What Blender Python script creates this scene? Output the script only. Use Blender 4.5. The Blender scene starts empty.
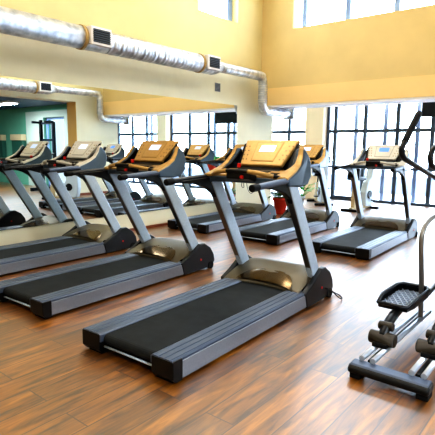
import bpy, bmesh, math, random
from mathutils import Vector, Matrix, Quaternion
random.seed(7)
S = bpy.context.scene
COL = S.collection
PI = math.pi

# ------------------------------------------------------------------ materials
def lin(c):
    return tuple((v/12.92 if v <= .04045 else ((v+.055)/1.055)**2.4) for v in c)
MATS = {}
def mat(name, col, rough=.5, metal=0., spec=.5, noise=0., nscale=20., bump=0., coat=0., emit=None, estr=0., srgb=True):
    if name in MATS: return MATS[name]
    m = bpy.data.materials.new(name); m.use_nodes = True
    nt = m.node_tree; b = nt.nodes['Principled BSDF']
    c = lin(col) if srgb else col
    b.inputs['Base Color'].default_value = (*c, 1)
    b.inputs['Roughness'].default_value = rough
    b.inputs['Metallic'].default_value = metal
    b.inputs['Specular IOR Level'].default_value = spec
    b.inputs['Coat Weight'].default_value = coat
    if emit:
        b.inputs['Emission Color'].default_value = (*lin(emit), 1); b.inputs['Emission Strength'].default_value = estr
    if noise or bump:
        tc = nt.nodes.new('ShaderNodeTexCoord'); n = nt.nodes.new('ShaderNodeTexNoise')
        n.inputs['Scale'].default_value = nscale; n.inputs['Detail'].default_value = 5
        nt.links.new(tc.outputs['Object'], n.inputs['Vector'])
        if noise:
            r = nt.nodes.new('ShaderNodeValToRGB')
            r.color_ramp.elements[0].color = (*[max(0, v*(1-noise)) for v in c], 1)
            r.color_ramp.elements[1].color = (*[min(1, v*(1+noise)) for v in c], 1)
            r.color_ramp.elements[0].position = .3; r.color_ramp.elements[1].position = .7
            nt.links.new(n.outputs['Fac'], r.inputs['Fac']); nt.links.new(r.outputs['Color'], b.inputs['Base Color'])
        if bump:
            bp = nt.nodes.new('ShaderNodeBump'); bp.inputs['Strength'].default_value = bump; bp.inputs['Distance'].default_value = .01
            nt.links.new(n.outputs['Fac'], bp.inputs['Height']); nt.links.new(bp.outputs['Normal'], b.inputs['Normal'])
    MATS[name] = m
    return m

def floor_mat():
    m = bpy.data.materials.new('wood_floor'); m.use_nodes = True
    nt = m.node_tree; L = nt.links; N = nt.nodes.new; b = nt.nodes['Principled BSDF']
    tc = N('ShaderNodeTexCoord')
    mp = N('ShaderNodeMapping'); mp.inputs['Rotation'].default_value = (0, 0, PI/2)
    L.new(tc.outputs['Object'], mp.inputs['Vector'])
    br = N('ShaderNodeTexBrick'); br.offset = .37; br.offset_frequency = 2; br.squash = 1
    br.inputs['Scale'].default_value = 1; br.inputs['Brick Width'].default_value = 1.35; br.inputs['Row Height'].default_value = .195
    br.inputs['Mortar Size'].default_value = .0042; br.inputs['Mortar Smooth'].default_value = .25; br.inputs['Bias'].default_value = 0
    br.inputs['Color1'].default_value = (0, 0, 0, 1); br.inputs['Color2'].default_value = (1, 1, 1, 1); br.inputs['Mortar'].default_value = (.5, .5, .5, 1)
    L.new(mp.outputs['Vector'], br.inputs['Vector'])
    # grain: noise stretched along the plank, shifted per plank
    sc = N('ShaderNodeMapping'); sc.inputs['Scale'].default_value = (1.3, 11, 1)
    L.new(mp.outputs['Vector'], sc.inputs['Vector'])
    add = N('ShaderNodeVectorMath'); add.operation = 'ADD'
    L.new(sc.outputs['Vector'], add.inputs[0])
    mul = N('ShaderNodeVectorMath'); mul.operation = 'SCALE'; mul.inputs['Scale'].default_value = 9
    L.new(br.outputs['Color'], mul.inputs[0]); L.new(mul.outputs['Vector'], add.inputs[1])
    n1 = N('ShaderNodeTexNoise'); n1.inputs['Scale'].default_value = 1.7; n1.inputs['Detail'].default_value = 7; n1.inputs['Roughness'].default_value = .58; n1.inputs['Distortion'].default_value = .7
    L.new(add.outputs['Vector'], n1.inputs['Vector'])
    r = N('ShaderNodeValToRGB'); e = r.color_ramp.elements
    e[0].position = .34; e[0].color = (.042, .018, .008, 1)
    e[1].position = .66; e[1].color = (.39, .20, .09, 1)
    k = e.new(.44); k.color = (.145, .064, .025, 1)
    k = e.new(.55); k.color = (.25, .115, .046, 1)
    L.new(n1.outputs['Fac'], r.inputs['Fac'])
    # plank to plank tone
    hs = N('ShaderNodeHueSaturation'); hs.inputs['Saturation'].default_value = 1.28
    mr = N('ShaderNodeMapRange'); mr.inputs['To Min'].default_value = .72; mr.inputs['To Max'].default_value = 1.25
    sep = N('ShaderNodeSeparateColor'); L.new(br.outputs['Color'], sep.inputs['Color'])
    L.new(sep.outputs['Red'], mr.inputs['Value']); L.new(mr.outputs['Result'], hs.inputs['Value'])
    L.new(r.outputs['Color'], hs.inputs['Color'])
    mx = N('ShaderNodeMix'); mx.data_type = 'RGBA'
    L.new(br.outputs['Fac'], mx.inputs['Factor']); L.new(hs.outputs['Color'], mx.inputs[6]); mx.inputs[7].default_value = (.05, .02, .01, 1)
    L.new(mx.outputs[2], b.inputs['Base Color'])
    rr = N('ShaderNodeMapRange'); rr.inputs['To Min'].default_value = .30; rr.inputs['To Max'].default_value = .48
    L.new(n1.outputs['Fac'], rr.inputs['Value']); L.new(rr.outputs['Result'], b.inputs['Roughness'])
    b.inputs['Specular IOR Level'].default_value = .9; b.inputs['Coat Weight'].default_value = 1; b.inputs['Coat Roughness'].default_value = .37; b.inputs['Coat IOR'].default_value = 1.85; b.inputs['Coat Tint'].default_value = (.95, .97, 1, 1)
    bp = N('ShaderNodeBump'); bp.inputs['Strength'].default_value = .12; bp.inputs['Distance'].default_value = .004
    L.new(n1.outputs['Fac'], bp.inputs['Height']); L.new(bp.outputs['Normal'], b.inputs['Normal'])
    return m

def glass_mat():
    m = bpy.data.materials.new('window_glass'); m.use_nodes = True
    nt = m.node_tree; nt.nodes.clear(); N = nt.nodes.new; L = nt.links
    o = N('ShaderNodeOutputMaterial'); mx = N('ShaderNodeMixShader'); t = N('ShaderNodeBsdfTransparent'); g = N('ShaderNodeBsdfGlossy')
    t.inputs['Color'].default_value = (.96, .98, 1, 1); g.inputs['Roughness'].default_value = .02
    lw = N('ShaderNodeLayerWeight'); pw = N('ShaderNodeMath'); pw.operation = 'POWER'; pw.inputs[1].default_value = 5
    ml = N('ShaderNodeMath'); ml.operation = 'MULTIPLY_ADD'; ml.inputs[1].default_value = .5; ml.inputs[2].default_value = .02
    L.new(lw.outputs['Facing'], pw.inputs[0]); L.new(pw.outputs[0], ml.inputs[0]); L.new(ml.outputs[0], mx.inputs['Fac']); L.new(t.outputs[0], mx.inputs[1]); L.new(g.outputs[0], mx.inputs[2]); L.new(mx.outputs[0], o.inputs['Surface'])
    return m

def plaster(name, col, var=.05):
    return mat(name, col, rough=.8, spec=.25, noise=var, nscale=1.6, bump=.04)

def duct_mat():
    m = bpy.data.materials.new('galvanised_duct'); m.use_nodes = True
    nt = m.node_tree; b = nt.nodes['Principled BSDF']; N = nt.nodes.new; L = nt.links
    b.inputs['Metallic'].default_value = .8; b.inputs['Roughness'].default_value = .42
    tc = N('ShaderNodeTexCoord'); n = N('ShaderNodeTexNoise'); n.inputs['Scale'].default_value = 9; n.inputs['Detail'].default_value = 6
    L.new(tc.outputs['Object'], n.inputs['Vector'])
    r = N('ShaderNodeValToRGB'); r.color_ramp.elements[0].position = .3; r.color_ramp.elements[0].color = (.42, .45, .50, 1)
    r.color_ramp.elements[1].position = .7; r.color_ramp.elements[1].color = (.86, .87, .90, 1)
    L.new(n.outputs['Fac'], r.inputs['Fac']); L.new(r.outputs['Color'], b.inputs['Base Color'])
    w = N('ShaderNodeTexWave'); w.bands_direction = 'Y'; w.inputs['Scale'].default_value = 4.2; w.inputs['Distortion'].default_value = .6
    L.new(tc.outputs['Object'], w.inputs['Vector'])
    n2 = N('ShaderNodeTexNoise'); n2.inputs['Scale'].default_value = 26; L.new(tc.outputs['Object'], n2.inputs['Vector'])
    ad = N('ShaderNodeMath'); ad.operation = 'ADD'; L.new(w.outputs['Fac'], ad.inputs[0]); L.new(n2.outputs['Fac'], ad.inputs[1])
    bp = N('ShaderNodeBump'); bp.inputs['Strength'].default_value = .25; bp.inputs['Distance'].default_value = .012
    L.new(ad.outputs[0], bp.inputs['Height']); L.new(bp.outputs['Normal'], b.inputs['Normal'])
    return m

M_floor = floor_mat(); M_glass = glass_mat(); M_duct = duct_mat(); 
M_wall = plaster('cream_plaster', (.88, .86, .77))
def twotone():
    m = M_wall.copy(); m.name = 'two_tone_plaster'; nt = m.node_tree; b = nt.nodes['Principled BSDF']; L = nt.links
    src = b.inputs['Base Color'].links[0].from_socket
    tc = nt.nodes.new('ShaderNodeTexCoord'); sp = nt.nodes.new('ShaderNodeSeparateXYZ'); mr = nt.nodes.new('ShaderNodeMapRange'); mx = nt.nodes.new('ShaderNodeMix'); mx.data_type = 'RGBA'; mx.blend_type = 'MULTIPLY'
    L.new(tc.outputs['Object'], sp.inputs[0]); L.new(sp.outputs['Z'], mr.inputs['Value'])
    mr.inputs['From Min'].default_value = 2.97; mr.inputs['From Max'].default_value = 3.02
    L.new(mr.outputs[0], mx.inputs['Factor']); L.new(src, mx.inputs[6]); mx.inputs[7].default_value = (.98, .88, .63, 1)
    L.new(mx.outputs[2], b.inputs['Base Color'])
    return m
M_wall2 = twotone()
M_gold = plaster('golden_plaster', (.86, .77, .57))
M_white = mat('white_paint', (.93, .92, .93), .6)
M_ceil = plaster('ceiling_paint', (.95, .92, .84))
M_green = plaster('green_paint', (.42, .66, .57), .08)
M_blueceil = mat('blue_ceiling', (.24, .34, .48), .5)
M_jamb = plaster('ochre_plaster', (.80, .66, .40))
M_frame = mat('dark_window_frame', (.25, .30, .37), .4)
M_paleframe = mat('pale_window_frame', (.55, .64, .80), .4)
M_mirror = mat('mirror_glass', (.93, .95, .95), .0, 1.0)
M_base = mat('wood_baseboard', (.50, .27, .15), .5)
M_snow = mat('snowy_ground', (.93, .95, .98), .9)
M_post = mat('pale_facade_post', (.33, .36, .42), .6)
M_steel = mat('upright_paint', (.74, .80, .87), .36, .1, noise=.06, nscale=40)
M_silver = mat('silver_panel', (.55, .57, .61), .38, .4, noise=.05, nscale=60)
M_rail = mat('ribbed_rail', (.34, .38, .45), .4, .35)
M_black = mat('black_plastic', (.045, .05, .06), .38, spec=.35)
M_rubber = mat('black_rubber', (.05, .05, .055), .7, spec=.3)
M_belt = mat('running_belt', (.12, .135, .145), .7, spec=.3, noise=.25, nscale=9, bump=.1)
M_hood = mat('hood_paint', (.37, .34, .28), .36, .5)
M_dome = mat('bronze_gloss', (.30, .23, .11), .16, .8)
M_bracket = mat('bracket_plastic', (.08, .10, .13), .35)
M_rear = mat('upright_rear_metal', (.50, .48, .46), .28, .9)
M_pod = mat('console_shell_paint', (.30, .36, .42), .3, .4)
M_warmlitpanel = mat('warm_lit_console', (.71, .57, .34), .36, .35, noise=.06, nscale=30)  # silver console with warm light put into its base colour
M_warmlitdark = mat('warm_lit_inlay', (.62, .49, .27), .4, .35)  # inlay of the same console, warm light coloured in
M_beige = mat('beige_console', (.74, .72, .68), .4, .2, noise=.05, nscale=30)
M_beigedark = mat('beige_inlay', (.58, .56, .52), .45, .2)
M_red = mat('red_plastic', (.80, .10, .06), .35)
M_screen = mat('console_screen', (.70, .76, .88), .2, emit=(.70, .78, .95), estr=.55)
M_bluescreen = mat('blue_screen', (.35, .5, .8), .2, emit=(.35, .55, .9), estr=.7)
M_key = mat('keypad_grey', (.52, .42, .26), .5)
M_chrome = mat('brushed_rail', (.74, .77, .82), .28, .6)
M_graytube = mat('grey_tube', (.52, .50, .47), .3, .6)
M_orange = mat('red_pot', (.78, .20, .10), .55)
M_soil = mat('soil', (.16, .11, .08), .95)
M_leaf = mat('leaf_green', (.16, .40, .17), .5, noise=.35, nscale=14)
M_leafb = mat('leaf_bright', (.22, .68, .22), .5, noise=.3, nscale=14)
M_tan = mat('tan_roller', (.16, .13, .09), .36)
M_bluewhite = mat('white_machine_paint', (.80, .86, .92), .35)
M_beigepaint = mat('beige_machine_paint', (.74, .68, .55), .45)
M_rackblue = mat('rack_paint', (.10, .17, .24), .4)
M_cable = mat('dark_cable', (.10, .10, .11), .6)
M_light = mat('light_diffuser', (1, 1, 1), .5, emit=(.9, .96, 1), estr=.75)

# ------------------------------------------------------------------ mesh building
def V(*a): return Vector(a)
class MB:
    def __init__(s): s.bm = bmesh.new()
    def box(s, x0, x1, y0, y1, z0, z1, mx=None):
        vs = [V(x, y, z) for z in (z0, z1) for y in (y0, y1) for x in (x0, x1)]
        if mx: vs = [mx @ v for v in vs]
        b = [s.bm.verts.new(v) for v in vs]
        for f in ((0, 2, 3, 1), (4, 5, 7, 6), (0, 1, 5, 4), (2, 6, 7, 3), (0, 4, 6, 2), (1, 3, 7, 5)):
            s.bm.faces.new([b[i] for i in f])
        return s
    def prism(s, poly, a0, a1, axis='x'):
        def P(u, v, a): return V(a, u, v) if axis == 'x' else (V(u, a, v) if axis == 'y' else V(u, v, a))
        A = [s.bm.verts.new(P(u, v, a0)) for u, v in poly]; B = [s.bm.verts.new(P(u, v, a1)) for u, v in poly]
        n = len(poly)
        s.bm.faces.new(A[::-1]); s.bm.faces.new(B)
        for i in range(n): s.bm.faces.new((A[i], A[(i+1) % n], B[(i+1) % n], B[i]))
        return s
    def tube(s, pts, r, seg=10, smooth=0, caps=True, flat=1.):
        pts = [Vector(p) for p in pts]
        if smooth:
            o = []
            n = len(pts)
            for i in range(n-1):
                p0 = pts[max(i-1, 0)]; p1 = pts[i]; p2 = pts[i+1]; p3 = pts[min(i+2, n-1)]
                for k in range(smooth):
                    t = k/smooth
                    o.append(.5*((2*p1)+(p2-p0)*t+(2*p0-5*p1+4*p2-p3)*t*t+(3*p1-p0-3*p2+p3)*t**3))
            o.append(pts[-1]); pts = o
        n = len(pts)
        rs = r if isinstance(r, (list, tuple)) else None
        T = [(pts[min(i+1, n-1)]-pts[max(i-1, 0)]).normalized() for i in range(n)]
        u = T[0].orthogonal().normalized()
        rings = []
        for i in range(n):
            if i:
                q = T[i-1].rotation_difference(T[i]); u = q @ u
            u = (u - T[i]*u.dot(T[i])).normalized(); w = T[i].cross(u)
            rad = r if rs is None else (rs[i] if len(rs) == n else rs[0]+(rs[1]-rs[0])*i/(n-1))
            rings.append([s.bm.verts.new(pts[i]+u*(rad*math.cos(2*PI*k/seg))+w*(rad*flat*math.sin(2*PI*k/seg))) for k in range(seg)])
        for i in range(n-1):
            for k in range(seg):
                f = s.bm.faces.new((rings[i][k], rings[i][(k+1) % seg], rings[i+1][(k+1) % seg], rings[i+1][k])); f.smooth = True
        if caps:
            s.bm.faces.new(rings[0][::-1]); s.bm.faces.new(rings[-1])
        return s
    def cyl(s, p0, p1, r, seg=20): return s.tube([p0, p1], r, seg)
    def lathe(s, c, prof, seg=24):
        c = Vector(c); rings = []
        for r, z in prof:
            rings.append([s.bm.verts.new(c+V(r*math.cos(2*PI*k/seg), r*math.sin(2*PI*k/seg), z)) for k in range(seg)])
        for i in range(len(prof)-1):
            for k in range(seg):
                f = s.bm.faces.new((rings[i][k], rings[i][(k+1) % seg], rings[i+1][(k+1) % seg], rings[i+1][k])); f.smooth = True
        s.bm.faces.new(rings[0][::-1]); s.bm.faces.new(rings[-1])
        return s
    def bar(s, p0, p1, w, h, up=(1, 0, 0)):
        """box from p0 to p1; w measured along 'up' direction, h across"""
        p0 = Vector(p0); p1 = Vector(p1); d = (p1-p0); L = d.length; d.normalize()
        a = Vector(up); a = (a-d*a.dot(d)).normalized(); c = d.cross(a)
        mx = Matrix((a, c, d)).transposed().to_4x4(); mx.translation = p0
        return s.box(-w/2, w/2, -h/2, h/2, 0, L, mx)
    def grid(s, fn, nu, nv, thick=None):
        g = [[s.bm.verts.new(fn(i/nu, j/nv)) for j in range(nv+1)] for i in range(nu+1)]
        for i in range(nu):
            for j in range(nv):
                f = s.bm.faces.new((g[i][j], g[i+1][j], g[i+1][j+1], g[i][j+1])); f.smooth = True
        return s
    def leaf(s, base, d, L, w, droop=.3):
        base = Vector(base); d = Vector(d).normalized(); side = d.cross(V(0, 0, 1))
        if side.length < .01: side = V(1, 0, 0)
        side.normalize(); prev = None
        for i in range(6):
            t = i/5; p = base+d*(L*t)+V(0, 0, -droop*L*t*t); ww = w*math.sin(PI*min(.97, .08+.9*t))
            a, b = s.bm.verts.new(p-side*ww+V(0, 0, .15*ww)), s.bm.verts.new(p+side*ww+V(0, 0, .15*ww)); m = s.bm.verts.new(p)
            if prev:
                for q in ((prev[0], prev[2], m, a), (prev[2], prev[1], b, m)):
                    f = s.bm.faces.new(q); f.smooth = True
            prev = (a, b, m)
        return s
    def build(s, name, m, parent=None, bev=0., seg=2, shade=False, recalc=True):
        if recalc: bmesh.ops.recalc_face_normals(s.bm, faces=s.bm.faces)
        me = bpy.data.meshes.new(name); s.bm.to_mesh(me); s.bm.free()
        me.materials.append(m)
        o = bpy.data.objects.new(name, me); COL.objects.link(o)
        if parent: o.parent = parent
        if bev:
            b = o.modifiers.new('bevel', 'BEVEL'); b.width = bev; b.segments = seg; b.limit_method = 'ANGLE'; b.angle_limit = math.radians(35)
        return o

def tag(o, label, cat, group=None):
    o['label'] = label; o['category'] = cat
    if group: o['group'] = group
    return o
def thing(name, label, cat, loc=(0, 0, 0), rz=0., group=None):
    o = bpy.data.objects.new(name, None); o.empty_display_size = .1; COL.objects.link(o)
    o.location = loc; o.rotation_euler = (0, 0, rz)
    return tag(o, label, cat, group)
def struct(o): o['kind'] = 'structure'; return o
def dup(root, loc, rz, label, group=None):
    r = root.copy(); COL.objects.link(r); r.location = loc; r.rotation_euler = (0, 0, rz); r['label'] = label
    if group: r['group'] = group
    for ch in root.children:
        c = ch.copy(); COL.objects.link(c); c.parent = r
        for g in ch.children:
            d = g.copy(); COL.objects.link(d); d.parent = c
    return r

# ------------------------------------------------------------------ layout
XL = -6.25          # mirror wall
XR = -.42           # wall opposite the mirror (with the wide opening the camera stands in)
XR2 = .02           # its other face
YU = 9.28           # upper end wall
YW = 12.85          # window wall
YJ = 8.30           # jamb of the opening
YB = -3.0           # wall behind the camera
ZC = 5.6
ZO = 2.74           # opening head
ZB = 2.42           # underside of end beam

struct(MB().box(-8.6, 8.2, YB-.2, YW+.15, -.1, 0).build('floor', M_floor))
# mirror wall: solid with a clerestory window cut out
m = MB()
CY0, CY1, CZ0, CZ1 = 7.10, 8.36, 4.06, 5.1
m.box(XL-.3, XL, YB, CY0, 0, ZC); m.box(XL-.3, XL, CY1, 9.82, 0, ZB+.3); m.box(XL-.3, XL, CY1, YU+.3, ZB+.3, ZC)
m.box(XL-.3, XL, CY0, CY1, 0, CZ0); m.box(XL-.3, XL, CY0, CY1, CZ1, ZC)
struct(m.build('wall_left', M_wall2))
w = struct(MB().box(XL-.24, XL-.20, CY0, CY1, CZ0, CZ0+.04).box(XL-.24, XL-.2, CY0, CY1, CZ1-.04, CZ1).box(XL-.24, XL-.2, CY0, CY0+.05, CZ0, CZ1).box(XL-.26, XL-.16, CY1-.16, CY1, CZ0, CZ1).build('window_1', M_paleframe))
MB().box(XL-.225, XL-.22, CY0, CY1, CZ0, CZ1).build('pane', M_glass, w)
# upper end wall with clerestory
UX0, UX1, UZ0, UZ1 = -5.46, -.75, 4.02, 5.1
m = MB()
m.box(XL, UX0, YU, YU+.3, 2.8, ZC); m.box(UX0, UX1, YU, YU+.3, 2.8, UZ0); m.box(UX0, UX1, YU, YU+.3, UZ1, ZC); m.box(UX1, XR2, YU, YU+.3, 2.8, ZC)
struct(m.build('wall_end', M_gold))
struct(MB().box(XL, XR2, YU-.03, YU+.6, ZB, 2.8).build('trim_1', mat('beam_plaster', (.95, .83, .61), .8, spec=.25, noise=.03, nscale=1.6)))
struct(MB().box(XL, XR2, YU-.02, YU+.6, ZB-.045, ZB).build('trim_2', M_white))
m = MB()
for k in range(6):
    x = UX0+.2+.985*k
    if x < UX1: m.box(x-.05, x+.05, YU+.14, YU+.22, UZ0, UZ1)
m.box(UX0, UX1, YU+.14, YU+.22, UZ0, UZ0+.03).box(UX0, UX1, YU+.14, YU+.22, UZ1-.04, UZ1)
w = struct(m.build('window_2', M_paleframe))
MB().box(UX0, UX1, YU+.18, YU+.185, UZ0, UZ1).build('pane', M_glass, w)
# opposite wall with opening
m = MB()
m.box(XR, XR2, YJ, 9.82, 0, ZB+.3); m.box(XR, XR2, YJ, YU+.3, ZB+.3, ZC); m.box(XR, XR2, YB, YJ, ZO, ZC); m.box(XR, XR2, YB, -1.4, 0, ZO)
struct(m.build('wall_right', M_wall2))
struct(MB().box(XR+.001, XR2-.001, YJ-.012, YJ, 0, ZO).build('trim_3', M_jamb))
struct(MB().box(XL-.3, 8.2, YB-.2, YB, 0, ZC).build('wall_back', M_wall))
struct(MB().box(XL-.3, XR2, YB, YU+.3, ZC, ZC+.1).build('ceiling', M_ceil))
# extension by the windows
struct(MB().box(-8.6, XR2+4.2, YU+.6, YW+.1, 3.0, 3.1).build('ceiling_extension', M_ceil))
struct(MB().box(-8.6, XL-.3, YU+.5, YU+.6, 0, 3.1).build('wall_extension_left', M_wall))
struct(MB().box(-8.7, -8.6, YU+.5, YW+.1, 0, 3.1).build('wall_extension_side', M_wall))
struct(MB().box(4.1, 4.22, YU+.3, YW+.1, 0, 3.1).build('wall_extension_right', M_white))
# piers and heads of window wall
WT = 2.78
m = MB()
m.box(-8.6, -8.32, YW-.1, YW+.1, 0, 3.0).box(-6.88, -6.31, YW-.25, YW+.1, 0, 3.0).box(.22, .70, YW-.25, YW+.1, 0, 3.0).box(3.3, 4.2, YW-.1, YW+.1, 0, 3.0)
m.box(-8.32, -6.88, YW, YW+.1, WT, 3.0).box(-6.31, .22, YW, YW+.1, WT, 3.0).box(.7, 3.3, YW, YW+.1, WT, 3.0)
struct(m.build('wall_window_side', plaster('pale_plaster', (.96, .89, .79))))
def win(name, x0, x1, xs, wide=.085):
    m = MB()
    for x in [x0+.03]+xs+[x1-.03]: m.box(x-wide/2, x+wide/2, YW, YW+.08, 0, WT)
    for z, h in ((0.0, .07), (.91, .07), (1.915, .095), (WT-.06, .06)): m.box(x0, x1, YW+.005, YW+.075, z, z+h)
    o = struct(m.build(name, M_frame))
    MB().box(x0, x1, YW+.04, YW+.045, 0, WT).build('pane', M_glass, o)
    return o
win('window_3', -8.32, -6.88, [-7.58])
xs = [-6.05+.885*k for k in range(7)]
win('window_4', -6.31, .22, xs, .10)
win('window_5', .70, 3.3, [1.55, 2.4])
# leaf of the glazed door in the big window: heavier stile and bottom rail
d = struct(MB().box(-6.09, -5.99, YW-.03, YW, 0, 2.0).box(-5.20, -5.12, YW-.03, YW, 0, 2.0).box(-5.99, -5.2, YW-.03, YW, 0.02, .12).box(-5.99, -5.2, YW-.03, YW, 1.92, 2.0).build('door_1', M_frame))
# outside
struct(MB().box(-40, 40, YW+.12, 60, -.3, -.2).build('ground_outside', M_snow))
for i, x in enumerate([-7.3, -5.75, -4.87, -3.98, -3.1, -2.2, -1.3, 1.2, 2.1]):
    struct(MB().box(x-.05, x+.05, YW+.75, YW+.85, -.2, 3.2).build('trim_%d' % (10+i), M_post))
struct(MB().box(-12, 8, YW+5, YW+5.2, -.2, .45).build('trim_30', mat('pale_parapet', (.40, .42, .45), .8)))
# baseboards
struct(MB().box(XL, XL+.015, YB, 9.8, 0, .05).build('baseboard_left', M_base))
struct(MB().box(XR-.015, XR, YJ, 9.8, 0, .07).build('baseboard_right', M_base))

# ---- adjoining green room (seen only in the mirror)
struct(MB().box(XR2, 8.2, YB, YU+.1, 2.85, 2.95).build('ceiling_green_room', M_blueceil))
GY = YU+.02
GX0, GX1 = 1.70, 3.0
m = MB().box(XR2, GX0, GY, GY+.28, 0, 2.85).box(GX1, 8.2, GY, GY+.28, 0, 2.85).box(GX0, GX1, GY, GY+.28, 2.45, 2.85)
struct(m.build('wall_green_room', M_green))
struct(MB().box(XR2+.3, GX0, GY-.03, GY, 0, 2.68).box(GX1, 4.15, GY-.03, GY, 0, 2.68).box(GX0, GX1, GY-.03, GY, 2.45, 2.68).build('trim_4', mat('grey_green_panel', (.72, .78, .74), .7)))
struct(MB().box(8.1, 8.2, YB, YU+.3, 0, 2.85).build('wall_green_room_side', M_green))
w = struct(MB().box(GX0, GX0+.06, GY+.1, GY+.16, 0, 2.45).box(GX1-.06, GX1, GY+.1, GY+.16, 0, 2.45).box(GX0, GX1, GY+.1, GY+.16, 2.38, 2.45).box(GX0, GX1, GY+.1, GY+.16, 0, .08).build('window_6', M_paleframe))
MB().box(GX0, GX1, GY+.12, GY+.125, 0, 2.45).build('pane', M_glass, w)

# the mirror
MY0, MY1, MZ0, MZ1 = 1.2, 8.36, .31, 2.365
mr = thing('wall_mirror', 'long frameless wall mirror behind the row of treadmills, under the round duct', 'mirror', (XL, (MY0+MY1)/2, MZ0))
MB().box(.004, .012, MY0-(MY0+MY1)/2, MY1-(MY0+MY1)/2, 0, MZ1-MZ0).build('mirror_glass', M_mirror, mr)
MB().box(.001, .004, MY0-(MY0+MY1)/2, MY1-(MY0+MY1)/2, 0, MZ1-MZ0).build('backing', M_black, mr)

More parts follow.
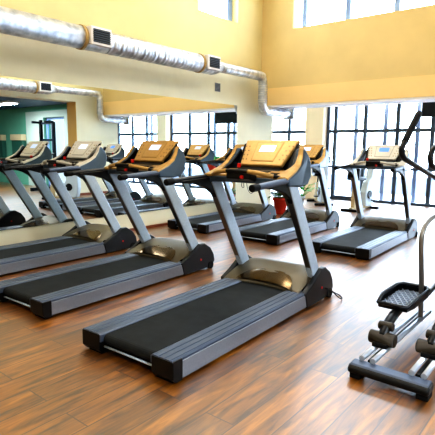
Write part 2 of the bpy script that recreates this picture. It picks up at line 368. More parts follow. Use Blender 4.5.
# ------------------------------------------------------------------ treadmill
def lean(o):
    # the cheeks of the console lean towards the panel as they rise
    for v in o.data.vertices:
        k = min(1, max(0, (v.co.z-1.18)/.28)); v.co.x -= math.copysign(.075*k, v.co.x)
    return o
def make_treadmill(gold, label, loc, rz, group, screen):
    face, inlay = (M_warmlitpanel, M_warmlitdark) if gold else (M_beige, M_beigedark)  # gold picks the colours that carry painted warm light
    t = thing('treadmill', label, 'treadmill', loc, rz, group)
    # deck
    MB().box(-.40, .40, .03, 2.05, .04, .10).build('deck_frame', M_black, t, .01)
    b = MB(); poly = [(1.80, .146), (.035, .146)]
    for k in range(1, 8):
        a = PI/2+PI*k/8; poly.append((.035+.036*math.cos(a), .110+.036*math.sin(a)))
    poly += [(.035, .074), (1.80, .074)]
    b.prism(poly, -.228, .285).build('running_belt', M_belt, t)
    MB().cyl((-.25, .015, .055), (.30, .015, .055), .008, 10).build('rear_bar', M_steel, t)
    for s in (-1, 1):
        ox = 0 if s > 0 else .06
        prof = [(.275, .10), (.275, .150), (.29, .158)]
        x = .30
        for k in range(3):
            prof += [(x, .160), (x+.040, .160), (x+.042, .155), (x+.048, .155)]; x += .050
        prof += [(.455, .160), (.465, .152), (.465, .10)]
        p = [(s*a+ox, c) for a, c in prof]
        if s < 0: p = p[::-1]
        MB().prism(p, -.028, 1.78, 'y').build('side_rail', M_rail, t, 0)
        MB().box(*sorted((s*.462+ox, s*.474+ox)), .055, 1.76, .022, .138).build('side_panel', M_silver, t, .004)
        MB().box(*sorted((s*.40+ox, s*.463+ox)), .03, 1.8, .02, .15).build('rail_core', M_black, t)
        capm = MB().prism([(-.032, .148), (-.024, .154), (.055, .154), (.055, .01), (-.005, .01), (-.032, .04)], *sorted((s*.285+ox, s*.474+ox)))
        rc = capm.build('rear_cap', M_black, t, .012, 3)
        MB().box(*sorted((s*.30+ox, s*.44+ox)), 0, .05, 0, .02).build('rubber_foot', M_rubber, rc)
        # front bracket
        br = MB().prism([(1.76, .008), (1.715, .15), (1.86, .215), (2.05, .325), (2.13, .325), (2.24, .26), (2.305, .17), (2.325, .085), (2.27, .02)], *sorted((s*.425, s*.482)))
        bk = br.build('base_bracket', M_bracket, t, .012, 3)
        MB().cyl((s*.440, 2.235, .045), (s*.495, 2.235, .045), .045, 18).build('wheel', M_rubber, bk)
        MB().cyl((s*.480, 2.05, .14), (s*.488, 2.05, .14), .013, 12).build('lock_screw', M_red, bk)
        # upright, with a metal strip added on its rear face to catch the floor's reflection
        MB().prism([(1.985, .20), (2.14, .20), (1.585, 1.145), (1.425, 1.145)], *sorted((s*.372, s*.440))).build('upright', M_steel, t, .012, 3)
        MB().prism([(1.975, .22), (1.990, .22), (1.430, 1.14), (1.417, 1.14)], *sorted((s*.378, s*.434))).build('upright_trim', M_rear, t, .004)
        # handrail
        arm = MB().tube([(s*.415, 1.52, 1.185), (s*.42, 1.35, 1.185), (s*.425, 1.15, 1.175), (s*.43, .93, 1.162)], .0235, 12, 4, flat=1.1).build('handrail', M_bracket if s < 0 else M_rail, t)
        MB().tube([(s*.43, .955, 1.163), (s*.43, .875, 1.159), (s*.43, .865, 1.158)], .0285, 14).build('end_grip', M_rubber, arm, .006)
        gp = [(1.02, 1.165), (1.5, 1.185), (1.62, 1.05), (1.655, .90), (1.64, .80), (1.605, .84), (1.555, .94), (1.47, 1.03), (1.37, 1.085), (1.22, 1.125), (1.10, 1.14), (1.02, 1.145)]
        MB().prism(gp, *sorted((s*.380, s*.432))).build('gusset', M_black, t, .008)
        # console cheek and rim
        ck = [(1.40, 1.14), (1.62, 1.125), (1.74, 1.14), (1.82, 1.21), (1.862, 1.31), (1.855, 1.39), (1.80, 1.455), (1.77, 1.45), (1.735, 1.385), (1.67, 1.315), (1.56, 1.26), (1.40, 1.205)]
        lean(MB().prism(ck, *sorted((s*.375, s*.452))).build('console_cheek', M_pod, t, .02, 4))
        lin_ = [(1.42, 1.17), (1.74, 1.16), (1.84, 1.31), (1.79, 1.44), (1.73, 1.375), (1.665, 1.307), (1.555, 1.252), (1.42, 1.205)]
        lean(MB().prism(lin_, *sorted((s*.360, s*.378))).build('cheek_lining', M_black, t))
        MB().prism([(1.52, 1.20), (1.62, 1.235), (1.76, 1.27), (1.80, 1.40), (1.84, 1.40), (1.82, 1.24), (1.7, 1.18)], *sorted((s*.20, s*.30))).build('side_recess', M_black, t)
        rm = MB(); line = [(1.385, 1.208, .30), (1.47, 1.234, .325), (1.56, 1.266, .355), (1.615, 1.29, .378), (1.67, 1.322, .392), (1.735, 1.392, .402), (1.765, 1.445, .408), (1.795, 1.462, .41)]
        rows = []
        for y, z, xi in line:
            xi = xi if s > 0 else max(xi, min(.395, .33+(z-1.208)*.7))
            rows.append([rm.bm.verts.new(V(s*a, y, z+b_)) for a, b_ in ((xi, -.012), (xi, .006), (.425, .010), (.448, .002), (.448, -.016))])
        for r0, r1_ in zip(rows, rows[1:]):
            for k in range(4): rm.bm.faces.new((r0[k], r0[k+1], r1_[k+1], r1_[k]))
            rm.bm.faces.new((r0[4], r0[0], r1_[0], r1_[4]))
        rm.bm.faces.new(rows[0]); rm.bm.faces.new(rows[-1][::-1])
        lean(rm.build('console_rim', face, t, .004))
        gr = MB().tube([(s*.31, 1.375, 1.222), (s*.24, 1.325, 1.238), (s*.17, 1.305, 1.25), (s*.11, 1.295, 1.256)], .020, 12, 3)
        gripo = gr.build('sensor_grip', face, t)
    MB().box(-.42, .42, 1.86, 2.26, .02, .16).build('front_base', M_black, t, .015)
    # motor hood
    def hoodz(u, y):
        prof = [(1.66, .160), (1.76, .200), (1.90, .252), (2.05, .292), (2.14, .303), (2.21, .295), (2.27, .24), (2.30, .13), (2.30, .05)]
        for (a, za), (c, zb) in zip(prof, prof[1:]):
            if a <= y <= c: break
        z = za+(zb-za)*(y-a)/(max(c-a, 1e-6))
        return z*(1-.10*u**4)
    ys = [1.66, 1.70, 1.74, 1.78, 1.84, 1.90, 1.96, 2.02, 2.08, 2.14, 2.19, 2.23, 2.26, 2.285, 2.2999, 2.3]
    nx = 24; m = MB(); g = []
    for i in range(nx+1):
        u = -1+2*i/nx; row = []
        for j, y in enumerate(ys):
            z = .05 if j == len(ys)-1 else hoodz(u, y)
            yy = y + (1-u*u)*.075*max(0, (1.90-y)/.24) if y < 1.90 else y
            row.append(m.bm.verts.new(V(u*.42, yy, z)))
        row.insert(0, m.bm.verts.new(V(u*.42, row[0].co.y, .12)))
        g.append(row)
    for i in range(nx):
        for j in range(len(ys)):
            f = m.bm.faces.new((g[i][j], g[i+1][j], g[i+1][j+1], g[i][j+1])); f.smooth = j > 0
    hood = m.build('motor_hood', M_hood, t)
    dm = MB(); c0 = []
    R = 10; A = 20; ctr = dm.bm.verts.new(V(.02, 1.742, hoodz(0, 1.722)+.006)); prev = None
    for r_ in range(1, R+1):
        ring = []
        for k in range(A+1):
            a = PI*k/A; rr = r_/R
            x = .02+.30*rr*math.cos(a); y = 1.742-.075*(x/.42)**2+.225*rr*math.sin(a)
            z = hoodz(x/.42, min(2.2, max(1.661, y-.02*(1-abs(x)/.3))))+0.005*math.sqrt(max(0, 1-rr**4))+.001
            ring.append(dm.bm.verts.new(V(x, y, z)))
        for k in range(A):
            f = dm.bm.faces.new((ctr, ring[k], ring[k+1]) if prev is None else (prev[k], ring[k], ring[k+1], prev[k+1])); f.smooth = True
        prev = ring
    dm.build('hood_emblem', M_dome, hood)
    # console
    MB().prism([(1.40, 1.15), (1.60, 1.135), (1.74, 1.145), (1.80, 1.20), (1.70, 1.245), (1.40, 1.20)], -.38, .38).build('console_shell', M_pod, t, .012, 3)
    MB().prism([(1.685, 1.22), (1.80, 1.20), (1.850, 1.32), (1.842, 1.43), (1.862, 1.50), (1.84, 1.49)], -.30, .30).build('console_back', M_black, t, .012, 3)
    MB().prism([(1.41, 1.195), (1.66, 1.245), (1.66, 1.262), (1.41, 1.216)], -.335, .335).build('console_tray', face, t, .005)
    for s in (-1, 1):
        MB().lathe((s*.255, 1.53, 1.205), [(.055, 0), (.06, .038), (.05, .038), (.045, .012), (.001, .01)], 18).build('cup_holder', M_black, t)
    MB().box(-.15, .16, 1.47, 1.62, 1.22, 1.252).build('tray_recess', M_black, t, .006)
    y0, z0, y1, z1 = 1.665, 1.292, 1.882, 1.525
    d = V(0, y1-y0, z1-z0); L = d.length; d.normalize(); nrm = V(0, -d.z, d.y)
    def PP(x, v, h): return V(x, y0, z0)+d*(v*L)+nrm*h
    def slab(w0, w1, v0, v1, h0, h1, cx=0.):
        m = MB(); q = []
        for h in (h0, h1):
            q.append([m.bm.verts.new(PP(cx+sx*(w0+(w1-w0)*v)/1., v, h)) for sx, v in ((-1, v0), (1, v0), (1, v1), (-1, v1))])
        m.bm.faces.new(q[0][::-1]); m.bm.faces.new(q[1])
        for i in range(4): m.bm.faces.new((q[0][i], q[0][(i+1) % 4], q[1][(i+1) % 4], q[1][i]))
        return m
    pn = slab(.222, .288, 0, 1, -.03, .012).build('console_panel', face, t, .014, 3)
    slab(.118, .150, .14, .90, .006, .0145, .0).build('panel_inlay', inlay, pn, .002)
    slab(.108, .140, .17, .87, .006, .0165, .0).build('panel_plate', face, pn, .002)
    slab(.080, .080, .50, .76, .01, .019).build('screen', screen, pn, .002)
    for sx in (-1, 1):
        for i in range(4):
            for j in range(2):
                c = PP(sx*(.178+.038*j+.012*i), .22+.17*i, .0135)
                MB().cyl(c-nrm*.004, c+nrm*.002, .0085, 8).build('key', M_key, pn)
    MB().prism([(1.60, 1.245), (1.675, 1.285), (1.70, 1.285), (1.72, 1.25)], -.225, .225).build('panel_base', M_black, t, .004)
    MB().box(-.225, -.195, 1.615, 1.645, 1.272, 1.312).build('stop_key', M_red, t, .006)
    MB().tube([(-.40, 1.47, 1.195), (-.33, 1.39, 1.217), (-.22, 1.322, 1.240), (-.1, 1.295, 1.256), (0, 1.29, 1.258), (.1, 1.295, 1.256), (.22, 1.322, 1.240), (.33, 1.39, 1.217), (.40, 1.47, 1.195)], .0165, 12, 3).build('sensor_bar', M_black, t)
    cb = MB().prism([(1.30, 1.19), (1.42, 1.16), (1.42, 1.22), (1.31, 1.25)], -.125, .125).build('control_box', M_black, t, .012)
    MB().cyl((.05, 1.306, 1.205), (.05, 1.285, 1.21), .016, 14).build('red_button', M_red, cb)
    return t
A = math.radians(1.8)
G1 = 'front row of treadmills'; G2 = 'back row of treadmills'
t1 = make_treadmill(True, 'large black and silver treadmill with console tinted by warm light, nearest one in the middle of the floor', (-2.37, 1.95, 0), A, G1, M_screen)
t2 = dup(t1, (-3.98, 2.04, 0), A, 'treadmill with console tinted by warm light, in the front row between the nearest one and the mirror-side one', G1)
t5 = dup(t1, (-4.14, 5.98, 0), A, 'treadmill with console tinted by warm light, in the back row, half hidden behind the nearest treadmill', G2)
t3 = make_treadmill(False, 'beige-console treadmill in the front row standing closest to the mirror', (-5.54, 2.16, 0), A, G1, M_screen)
t4 = dup(t1, (-5.56, 6.0, 0), A, 'back-row treadmill beside the mirror and the cream pier, console mostly hidden', G2)
t6 = make_treadmill(False, 'beige-console treadmill with lit blue screen, on the right in the back row', (-2.71, 5.95, 0), A, G2, M_bluescreen)
# power lead of the nearest machine
MB().tube([(.486, 2.12, .12), (.55, 2.13, .10), (.61, 2.18, .03), (.60, 2.27, .008), (.54, 2.34, .008), (.47, 2.36, .02), (.46, 2.30, .06)], .006, 8, 5).build('power_cord', M_cable, t1)

# ------------------------------------------------------------------ ducts
def duct(name, label, x, y_start, y_mid, y_elb, y_out, sgn, r1=.158, r2=.098):
    t = thing(name, label, 'duct', (x, y_start, 2.98))
    def Lp(*p): return (p[0], p[1]-y_start, p[2]-2.98)
    yf = max(y_start+.5, y_start+7.5 if y_start < -2 else y_start+2.2)
    MB().tube([Lp(0, y_start, 2.985), Lp(0, yf, 2.985)], r1, 28).build('main_pipe', M_duct, t)
    n = int((y_mid-yf)/.028); pts = [Lp(0, yf+(y_mid-yf)*k/n, 2.985) for k in range(n+1)]
    MB().tube(pts, [r1*.985+.005*(k % 4 < 2) for k in range(n+1)], 28).build('flexible_pipe', M_duct, t)
    MB().tube([Lp(0, y_mid-.02, 2.985), Lp(0, y_mid+.10, 2.99), Lp(0, y_mid+.22, 3.0)], [r1+.004, r2], 28).build('reducer', M_duct, t)
    MB().tube([Lp(0, y_mid+.2, 3.0), Lp(0, y_elb-.16, 3.0), Lp(0, y_elb-.05, 2.97), Lp(0, y_elb, 2.88), Lp(0, y_elb+.01, 2.6), Lp(0, y_elb+.01, 2.42), Lp(0, y_elb+.06, 2.31), Lp(0, y_elb+.2, 2.275), Lp(0, y_out, 2.275)], r2, 22, 5).build('branch_pipe', M_duct, t)
    rb = MB()
    for k in range(9):
        z = 2.44+.048*k; rb.tube([Lp(0, y_elb+.01, z-.008), Lp(0, y_elb+.01, z+.008)], r2+.006, 22)
    rb.build('flexible_ribs', M_chrome, t)
    fl = MB().box(-.14, .14, y_out-y_start-.02, y_out-y_start+.02, 2.275-2.98-.13, 2.275-2.98+.13).build('outlet_flange', M_chrome, t, .006)
    MB().box(-.11, .11, y_out-y_start-.012, y_out-y_start+.024, 2.275-2.98-.10, 2.275-2.98+.10).build('outlet_opening', M_black, fl)
    for yv in (y_start+4.3+3.0 if y_start < -2 else y_start+2.0, y_mid-.18):
        vb = MB().box(sgn*.02 if sgn > 0 else -.20, .20 if sgn > 0 else -.02, yv-y_start-.18, yv-y_start+.18, -.10, .15).build('vent_box', M_white, t, .008)
        xo = sgn*.2
        MB().box(*sorted((xo, xo+sgn*.006)), yv-y_start-.14, yv-y_start+.14, -.065, .115).build('vent_opening', M_black, vb)
        sl = MB()
        for k in range(6):
            z = -.055+.03*k
            sl.box(*sorted((xo+sgn*.004, xo+sgn*.014)), yv-y_start-.15, yv-y_start+.15, z, z+.010)
        sl.build('grille_slats', M_frame, vb)
        col = MB().tube([(0, yv-y_start-.24, .005), (0, yv-y_start-.19, .005)], r1+.012, 28)
        col.build('collar', mat('collar_band', (.74, .64, .45), .5, .3), t)
    return t
duct('air_duct', 'long silver round air duct along the wall above the mirror', XL+.34, -2.9, 7.12, 8.84, 10.0, 1)
duct('air_duct', 'silver air duct on the wall opposite, seen only in the mirror', XR-.26, 1.5, 7.26, 8.95, 9.95, -1, .15, .09)
g = thing('wall_vent', 'small grey ventilation grille on the cream wall above the end of the mirror', 'vent', (XL, 7.69, 2.68))
MB().box(0, .012, -.085, .085, -.085, .085).build('vent_frame', M_silver, g, .003)
sl = MB()
for k in range(6): sl.box(.010, .018, -.07, .07, -.072+.025*k, -.06+.025*k)
sl.build('vent_slats', M_frame, g)

# ------------------------------------------------------------------ television
tv = thing('television', 'black flat television hung by the top of the window, at the right edge', 'television', (-2.93, 12.45, 2.26))
MB().box(-.64, .64, -.03, .03, 0, .36+.02).build('casing', M_black, tv, .008)
MB().box(-.61, .61, -.034, -.03, .03, .36).build('screen', mat('dark_screen', (.09, .12, .16), .45, spec=.2), tv)
MB().box(-.03, .03, -.02, .02, .36, .74).build('ceiling_mount', M_black, tv)

# ------------------------------------------------------------------ elliptical trainer
el = thing('elliptical_trainer', 'black and silver elliptical trainer with mesh pedals at the right edge, in front', 'elliptical trainer', (-.88, 2.8, 0))
def E(x, y, z): return V(x+.88, y-2.8, z)
MB().prism([(-.065, .038), (-.07, .072), (-.045, .093), (.035, .097), (.05, .075), (.05, .038)], -.25, .245).build('rear_crossbar', M_black, el, .014, 3)
MB().prism([(-.050, .088), (-.040, .0985), (.030, .102), (.042, .088)], -.24, .235).build('crossbar_cover', M_rail, el, .004)
for s in (-1, 1):
    MB().box(*sorted((s*.17, s*.24)), -.05, .045, 0, .05).build('rubber_foot', M_rubber, el, .006)
    for dx in (-.036, .036):
        MB().tube([(s*.155+dx, .02, .118), (s*.145+dx, 1.25, .118)], .0185, 12).build('track_rail', M_chrome, el)
    MB().box(*sorted((s*.13, s*.168)), .06, 1.3, .07, .10).build('track_base', M_black, el, .006)
    off = 0. if s < 0 else .42
    yr = .27+off*.1
    ro = MB().tube([(s*.15-.088, yr, .185), (s*.15-.078, yr, .185), (s*.15+.078, yr, .185), (s*.15+.088, yr, .185)], .046, 20).build('roller', M_tan, el, .01)
    MB().box(s*.15-.05, s*.15+.05, yr-.06, yr+.02, .135, .165).build('roller_carriage', M_black, ro, .006)
    MB().tube([(s*.15, yr-.01, .20), (s*.15, yr+.07, .25), (s*.15-.01, yr+.20, .275), (s*.15-.02, yr+.45, .30)], .033, 12, 4).build('foot_link', M_black, el)
    kn = MB().tube([(s*.15-.05, yr+.06, .255), (s*.15+.05, yr+.06, .255)], .03, 18).build('link_knuckle', M_tan, el, .008)
    MB().tube([(s*.15-.02, yr+.42, .27), (s*.15, yr+.9, .24), (s*.15, 1.75, .30)], .024, 12, 3).build('foot_arm', M_chrome, el)
    # pedal: tray with raised rim and a rhombic mesh
    px, py, pz = (-.185, .80, .335) if s < 0 else (.17, 1.15, .44)
    W, Lh = .122, .262
    out = [(-W*.85, -Lh), (-W, -Lh*.5), (-W*1.0, Lh*.75), (-W*.75, Lh), (W*.75, Lh), (W, Lh*.75), (W, -Lh*.5), (W*.85, -Lh)]
    rz = Matrix.Rotation(math.radians(4), 4, 'Z')
    ped = MB().prism([(px+a, py+b) for a, b in out], pz-.03, pz-.012, 'z').build('pedal', M_black, el, .008)
    rim = MB(); P_ = [V(px+a, py+b, pz+(.006 if b < -Lh*.9 else .036)) for a, b in out]
    rim.tube(P_+[P_[0]], .014, 8); rim.build('pedal_rim', M_bracket, ped)
    wl = MB()
    for i in range(len(out)):
        a, b = out[i]; c, d_ = out[(i+1) % len(out)]
        h1 = .006 if b < -Lh*.9 else .036; h2 = .006 if d_ < -Lh*.9 else .036
        q = [wl.bm.verts.new(V(px+x, py+y, z)) for x, y, z in ((a, b, pz-.02), (c, d_, pz-.02), (c, d_, pz+h2), (a, b, pz+h1))]
        wl.bm.faces.new(q)
    wl.build('pedal_side', M_black, ped)
    ms = MB()
    n = 7
    for k in range(-n, n+1):
        for sg in (-1, 1):
            # line x = sg*(y)*.5 + k*step
            pts = []
            for q in range(21):
                y = -Lh*.88+2*Lh*.88*q/20; x = sg*y*.55+k*.042
                if abs(x) < W*.86: pts.append(V(px+x, py+y, pz-.008))
            if len(pts) > 2: ms.bar(pts[0], pts[-1], .011, .008, (0, 0, 1))
    ms.build('pedal_mesh', mat('pedal_mesh_grey', (.62, .66, .72), .4, .3), ped)
    # swing arm with its handle
    X = -1.2 if s < 0 else -.56
    sw = MB().tube([E(X, 4.10, 1.745), E(X, 3.93, 1.62), E(X, 3.77, 1.495), E(X, 3.735, 1.44), E(X, 3.79, 1.395), E(X, 3.95, 1.355), E(X+.0*s, 4.74, 1.195), E(X-.06*s, 4.95, 1.10), E(X-.09*s, 5.0, .95), E(X-.12*s, 4.85, .42), E(X-.15*s, 4.6, .30)], .0225, 12, 5).build('swing_arm', M_black, el)
    MB().tube([E(X, 4.105, 1.749), E(X, 3.93, 1.62), E(X, 3.79, 1.51)], .0265, 12, 3).build('foam_grip', M_rubber, sw)
    # fixed inner handle
    fx = -1.0 if s < 0 else -.76
    MB().tube([E(fx+.04*-s, 4.55, 1.52), E(fx, 4.2, 1.50), E(fx, 3.9, 1.475), E(fx, 3.79, 1.42), E(fx, 3.80, 1.36), E(fx, 3.95, 1.31), E(fx+.03*-s, 4.6, 1.2)], .0215, 12, 5).build('fixed_handle', M_black, el)
    # bent grey side tube
    MB().tube([E(-.88-s*-.115 if s > 0 else -.995, 3.83, .10), E(-.88+s*.117, 3.79, .40), E(-.88+s*.12, 3.71, .74), E(-.88+s*.12, 3.74, .84), E(-.88+s*.12, 3.85, .895), E(-.88+s*.11, 4.1, .935), E(-.88+s*.07, 4.7, 1.0)], .0185, 12, 5).build('side_tube', M_graytube if s < 0 else M_black, el)
MB().prism([(1.5, .03), (1.45, .35), (1.6, .62), (1.85, .72), (2.1, .62), (2.25, .35), (2.22, .03)], -.10, .10).build('flywheel_housing', M_black, el, .04, 4)
MB().tube([E(-.88, 4.6, .55), E(-.88, 4.7, 1.0), E(-.88, 4.72, 1.5)], .045, 16).build('mast', M_graytube, el)
cn = MB().prism([(1.72, 1.42), (1.93, 1.66), (1.97, 1.64), (1.86, 1.40)], -.19, .19).build('console', M_beige, el, .015, 3)
MB().prism([(1.775, 1.487), (1.88, 1.607), (1.884, 1.605), (1.779, 1.485)], -.10, .10).build('screen', M_bluescreen, cn)
MB().box(-.28, .28, 2.2, 2.30, 0, .09).build('front_crossbar', M_black, el, .015)
for s in (-1, 1):
    MB().cyl((s*.12, 1.84, .36), (s*.16, 1.84, .36), .15, 24).build('crank_disc', M_rail, el)

# ------------------------------------------------------------------ plants
def pot_plant(label, loc, r, h, n, L, w, mpot, mleaf, spread=1., stem=.1, stand=0.):
    t = thing('potted_plant', label, 'plant', loc)
    if stand:
        st = MB()
        for k in range(3):
            a = 2*PI*k/3; st.tube([(r*1.0*math.cos(a), r*1.0*math.sin(a), 0), (r*.75*math.cos(a), r*.75*math.sin(a), stand)], .012, 8)
        st.lathe((0, 0, stand-.02), [(r*.9, 0), (r*.9, .02)], 20); st.build('stand', M_black, t)
    MB().lathe((0, 0, stand), [(r*.68, 0), (r*.74, .02), (r*.95, h-.07), (r*1.06, h-.065), (r*1.08, h), (r*.95, h), (r*.93, h-.03), (.001, h-.03)], 28).build('pot', mpot, t)
    MB().lathe((0, 0, stand+h-.032), [(r*.92, 0), (.001, .012)], 20).build('soil', M_soil, t)
    f = MB(); sm = MB()
    for k in range(n):
        a = random.random()*2*PI; e = random.uniform(.2, 1.2); b = V(math.cos(a)*r*.4, math.sin(a)*r*.4, stand+h-.03)
        d = V(math.cos(a)*spread, math.sin(a)*spread, e).normalized()
        tip = b+d*random.uniform(stem*.5, stem*1.6)+V(0, 0, stem*.4)
        sm.tube([b, tip], .004, 5); f.leaf(tip, d, L*random.uniform(.7, 1.2), w*random.uniform(.7, 1.2), random.uniform(.2, .6))
    f.build('foliage', mleaf, t); sm.build('stems', mleaf, t)
    return t
pot_plant('leafy green plant in a red pot on the floor between the back-row treadmills', (-5.50, 9.05, 0), .165, .37, 44, .16, .045, M_orange, M_leaf, 1.0, .07)
pot_plant('bushy plant on a tall black stand by the window, seen in the mirror', (-2.45, 12.1, 0), .17, .26, 60, .24, .06, M_orange, M_leafb, 1.2, .12, .72)
pot_plant('bright green leafy plant in a pale pot behind the half hidden treadmill', (-6.08, 11.0, 0), .12, .22, 26, .20, .06, M_bluewhite, M_leafb, .5, .22)

# ------------------------------------------------------------------ exercise bikes by the window
def make_bike(label, loc, rz, shell, group=None):
    t = thing('exercise_bike', label, 'exercise bike', loc, rz, group)
    MB().box(-.24, .24, -.52, -.43, 0, .06).build('rear_foot', M_black, t, .012)
    MB().box(-.24, .24, .45, .54, 0, .06).build('front_foot', M_black, t, .012)
    MB().bar((0, -.48, .06), (0, .5, .06), .09, .06).build('base_beam', M_beigepaint, t, .01)
    MB().prism([(-.40, .06), (-.20, .06), (-.25, .56), (-.34, .56)], -.055, .055).build('seat_column', M_beigepaint, t, .015)
    MB().cyl((0, -.29, .5), (0, -.27, .72), .022, 12).build('seat_post', M_black, t)
    MB().bar((-.13, -.27, .70), (.13, -.27, .70), .05, .04).build('seat_bracket', M_black, t, .006)
    MB().prism([(-.44, .74), (-.43, 1.04), (-.34, 1.07), (-.30, .82), (-.02, .80), (-.02, .735), (-.25, .72)], -.15, .15).build('saddle', M_black, t, .03, 4)
    sh = MB().prism([(.12, .07), (.10, .42), (.22, .66), (.36, .76), (.40, 1.02), (.52, 1.02), (.55, .6), (.56, .35), (.50, .07)], -.085, .085).build('shroud', shell, t, .04, 4)
    for s in (-1, 1):
        MB().cyl((s*.085, .28, .36), (s*.105, .28, .36), .10, 24).build('crank_cover', M_black, sh)
        MB().bar((s*.115, .22, .33), (s*.115, .22+s*.12, .33-s*.10), .02, .03).build('crank', M_chrome, t)
        MB().box(*sorted((s*.12, s*.23)), .17+s*.12, .27+s*.12, .22-s*.10+.09, .25-s*.10+.09).build('pedal', M_black, t, .008)
    MB().tube([(0, .46, .95), (0, .44, 1.14)], .03, 12).build('mast', shell, t)
    MB().tube([(-.24, .10, 1.12), (-.26, .26, 1.16), (-.16, .40, 1.12), (0, .44, 1.08), (.16, .40, 1.12), (.26, .26, 1.16), (.24, .10, 1.12)], .016, 10, 4).build('handlebar', M_black, t)
    c = MB().prism([(.36, 1.12), (.44, 1.27), (.49, 1.25), (.46, 1.10)], -.13, .13).build('console', M_black, t, .012)
    MB().prism([(.377, 1.145), (.433, 1.25), (.436, 1.248), (.381, 1.143)], -.09, .09).build('screen', M_bluescreen, c)
    return t
bk = make_bike('white exercise bike with black saddle on a beige column, by the glazed window wall', (-4.43, 10.98, 0), math.radians(-5), M_bluewhite, 'exercise bikes')
dup(bk, (-5.80, 11.55, 0), math.radians(-140), 'white exercise bike against the pier, seen past the half hidden treadmill', 'exercise bikes')
dup(bk, (-1.05, 7.35, 0), math.radians(70), 'white exercise bike beside the wide opening, seen only in the mirror', 'exercise bikes')

# ------------------------------------------------------------------ power rack and wall cabinets in the green room (mirror)
rk = thing('power_rack', 'dark blue steel squat rack standing in the green side room, seen in the mirror', 'rack', (1.24, 8.35, 0))
for sx in (-1, 1):
    MB().box(sx*.36-.05, sx*.36+.05, -.04, .04, 0, 2.28 if sx > 0 else 2.2)  .build('post', M_black if sx > 0 else M_rackblue, rk, .006)
    MB().box(sx*.36-.03, sx*.36+.03, -.45, .45, .02, .13).build('foot_beam', M_rackblue, rk)
    MB().box(sx*.36-.025, sx*.36+.025, -.30, .0, 2.16, 2.23).build('side_beam', M_rackblue, rk)
    MB().tube([(sx*.36, -.03, 1.2), (sx*.36, -.26, 1.2), (sx*.36, -.28, 1.27)], .02, 8).build('bar_hook', M_black, rk)
for z in (1.62, 2.14): MB().box(-.36, .36, -.02, .02, z, z+.06).build('cross_beam', M_rackblue, rk)
MB().tube([(-.7, -.235, 1.24), (.7, -.235, 1.24)], .014, 10).build('pull_bar', M_chrome, rk)
for i, (x0, x1) in enumerate(((4.2, 4.95), (5.7, 6.4))):
    cb = thing('wall_cabinet', ('cream-topped green wall cabinet nearest the bright window, in the mirror' if i == 0 else 'cream-topped green wall cabinet at the left picture edge, in the mirror'), 'cabinet', ((x0+x1)/2, GY-.032, 1.0), 0, 'cabinets in the green room')
    w2 = (x1-x0)/2
    MB().box(-w2, w2, -.16, 0, 0, .66).build('cabinet_body', mat('dark_green', (.16, .34, .29), .5), cb, .006)
    MB().box(-w2-.03, w2+.03, -.2, 0, .66, .88).build('cabinet_top', M_beigepaint, cb, .006)

# ------------------------------------------------------------------ cords hanging on the pier
cd = MB()
cd.tube([(XL+.02, 8.72, 1.35), (XL+.02, 8.72, .95), (XL+.03, 8.78, .55), (XL+.03, 8.95, .42), (XL+.03, 9.12, .60), (XL+.02, 9.16, 1.35)], .006, 6, 6)
cd.tube([(XL+.02, 8.60, 1.35), (XL+.02, 8.60, .85), (XL+.03, 8.55, .62), (XL+.03, 8.64, .58), (XL+.02, 8.62, .72)], .006, 6, 6)
tag(cd.build('hanging_cable', M_cable), 'thin dark cables looping down the cream pier beside the mirror', 'cable')

# ------------------------------------------------------------------ ceiling lights: one shows in the mirror, the others are added
def ceil_light(x, y, z, label, power, size, col=(1, .93, .82), group='ceiling lights'):
    t = thing('ceiling_light', label, 'light', (x, y, z), 0, group)
    MB().box(-size/2-.03, size/2+.03, -.18, .18, -.05, 0).build('housing', M_white, t, .005)
    MB().box(-size/2, size/2, -.15, .15, -.058, -.05).build('diffuser', M_light, t)
    ld = bpy.data.lights.new('lamp', 'AREA'); ld.shape = 'RECTANGLE'; ld.size = size; ld.size_y = .3; ld.energy = power; ld.color = col
    lo = bpy.data.objects.new('lamp', ld); COL.objects.link(lo); lo.parent = t; lo.location = (0, 0, -.075)
HI = 45
for x in (-4.6, -2.1):  # unseen lamps, added to brighten the hall
    for y in (0.2, 3.4, 6.6):
        ceil_light(x, y, ZC, 'added panel light high on the hall ceiling, unseen, brightening the hall', HI, 1.2, (1, .95, .86))
for x, y in ((2.7, 7.75), (2.0, 3.5), (2.0, .2)):  # first is the panel in the mirror; the other two are unseen added fill
    ceil_light(x, y, 2.85, 'flat white panel light on the dark blue ceiling of the side room, in the mirror' if y > 7 else 'added panel light on the blue ceiling beside the viewpoint, unseen, lighting the treadmills', 190, 1.2, (.85, .93, 1.0))

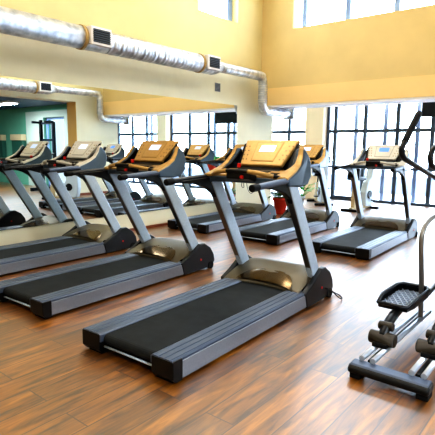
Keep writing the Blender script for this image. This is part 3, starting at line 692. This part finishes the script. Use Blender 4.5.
# ------------------------------------------------------------------ sky and daylight
W = bpy.data.worlds.new('sky'); S.world = W; W.use_nodes = True
nt = W.node_tree; bg = nt.nodes['Background']
tc = nt.nodes.new('ShaderNodeTexCoord'); sp = nt.nodes.new('ShaderNodeSeparateXYZ'); rp = nt.nodes.new('ShaderNodeValToRGB')
nt.links.new(tc.outputs['Generated'], sp.inputs['Vector']); nt.links.new(sp.outputs['Z'], rp.inputs['Fac'])
rp.color_ramp.elements[0].position = 0; rp.color_ramp.elements[0].color = (.76, .88, 1, 1)
rp.color_ramp.elements[1].position = .6; rp.color_ramp.elements[1].color = (.70, .84, 1, 1)
nt.links.new(rp.outputs['Color'], bg.inputs['Color']); bg.inputs['Strength'].default_value = 13
def portal(name, loc, rot, sx, sy):
    l = bpy.data.lights.new(name, 'AREA'); l.shape = 'RECTANGLE'; l.size = sx; l.size_y = sy
    l.cycles.is_portal = True
    o = bpy.data.objects.new(name, l); COL.objects.link(o); o.location = loc; o.rotation_euler = rot
portal('window_light', (-3.05, YW+.12, 1.4), (-PI/2, 0, 0), 6.5, 2.8)
portal('window_light', (-7.6, YW+.12, 1.4), (-PI/2, 0, 0), 1.5, 2.8)
portal('window_light', (2.0, YW+.12, 1.4), (-PI/2, 0, 0), 2.6, 2.8)
portal('window_light', ((UX0+UX1)/2, YU+.31, (UZ0+UZ1)/2), (-PI/2, 0, 0), UX1-UX0, UZ1-UZ0)
portal('window_light', (XL-.31, (CY0+CY1)/2, (CZ0+CZ1)/2), (0, -PI/2, 0), CZ1-CZ0, CY1-CY0)
portal('window_light', ((GX0+GX1)/2, GY+.29, 1.25), (-PI/2, 0, 0), GX1-GX0, 2.45)

# ------------------------------------------------------------------ camera
f, c = 470., 217.5
def cdir(p): return V(p[0]-c, -(p[1]-c), -f).normalized()
yd = cdir((602, 152)); xd = -cdir((-370, 142)); xd = (xd-yd*xd.dot(yd)).normalized(); zd = xd.cross(yd)
R = Matrix((xd, yd, zd))      # camera vector -> world vector
cam = bpy.data.cameras.new('camera'); co = bpy.data.objects.new('camera', cam); COL.objects.link(co)
cam.sensor_width = 36; cam.sensor_fit = 'HORIZONTAL'; cam.lens = 36*f/435.; cam.clip_start = .05
mw = R.to_4x4(); mw.translation = (0, 0, 1.45); co.matrix_world = mw
S.camera = co

S.cycles.use_denoising = True
S.cycles.max_bounces = 8; S.cycles.diffuse_bounces = 4; S.cycles.glossy_bounces = 4; S.cycles.transparent_max_bounces = 12
S.cycles.sample_clamp_indirect = 8
S.view_settings.view_transform = 'Standard'
try: S.view_settings.look = 'High Contrast'
except Exception: pass
S.view_settings.exposure = -.12
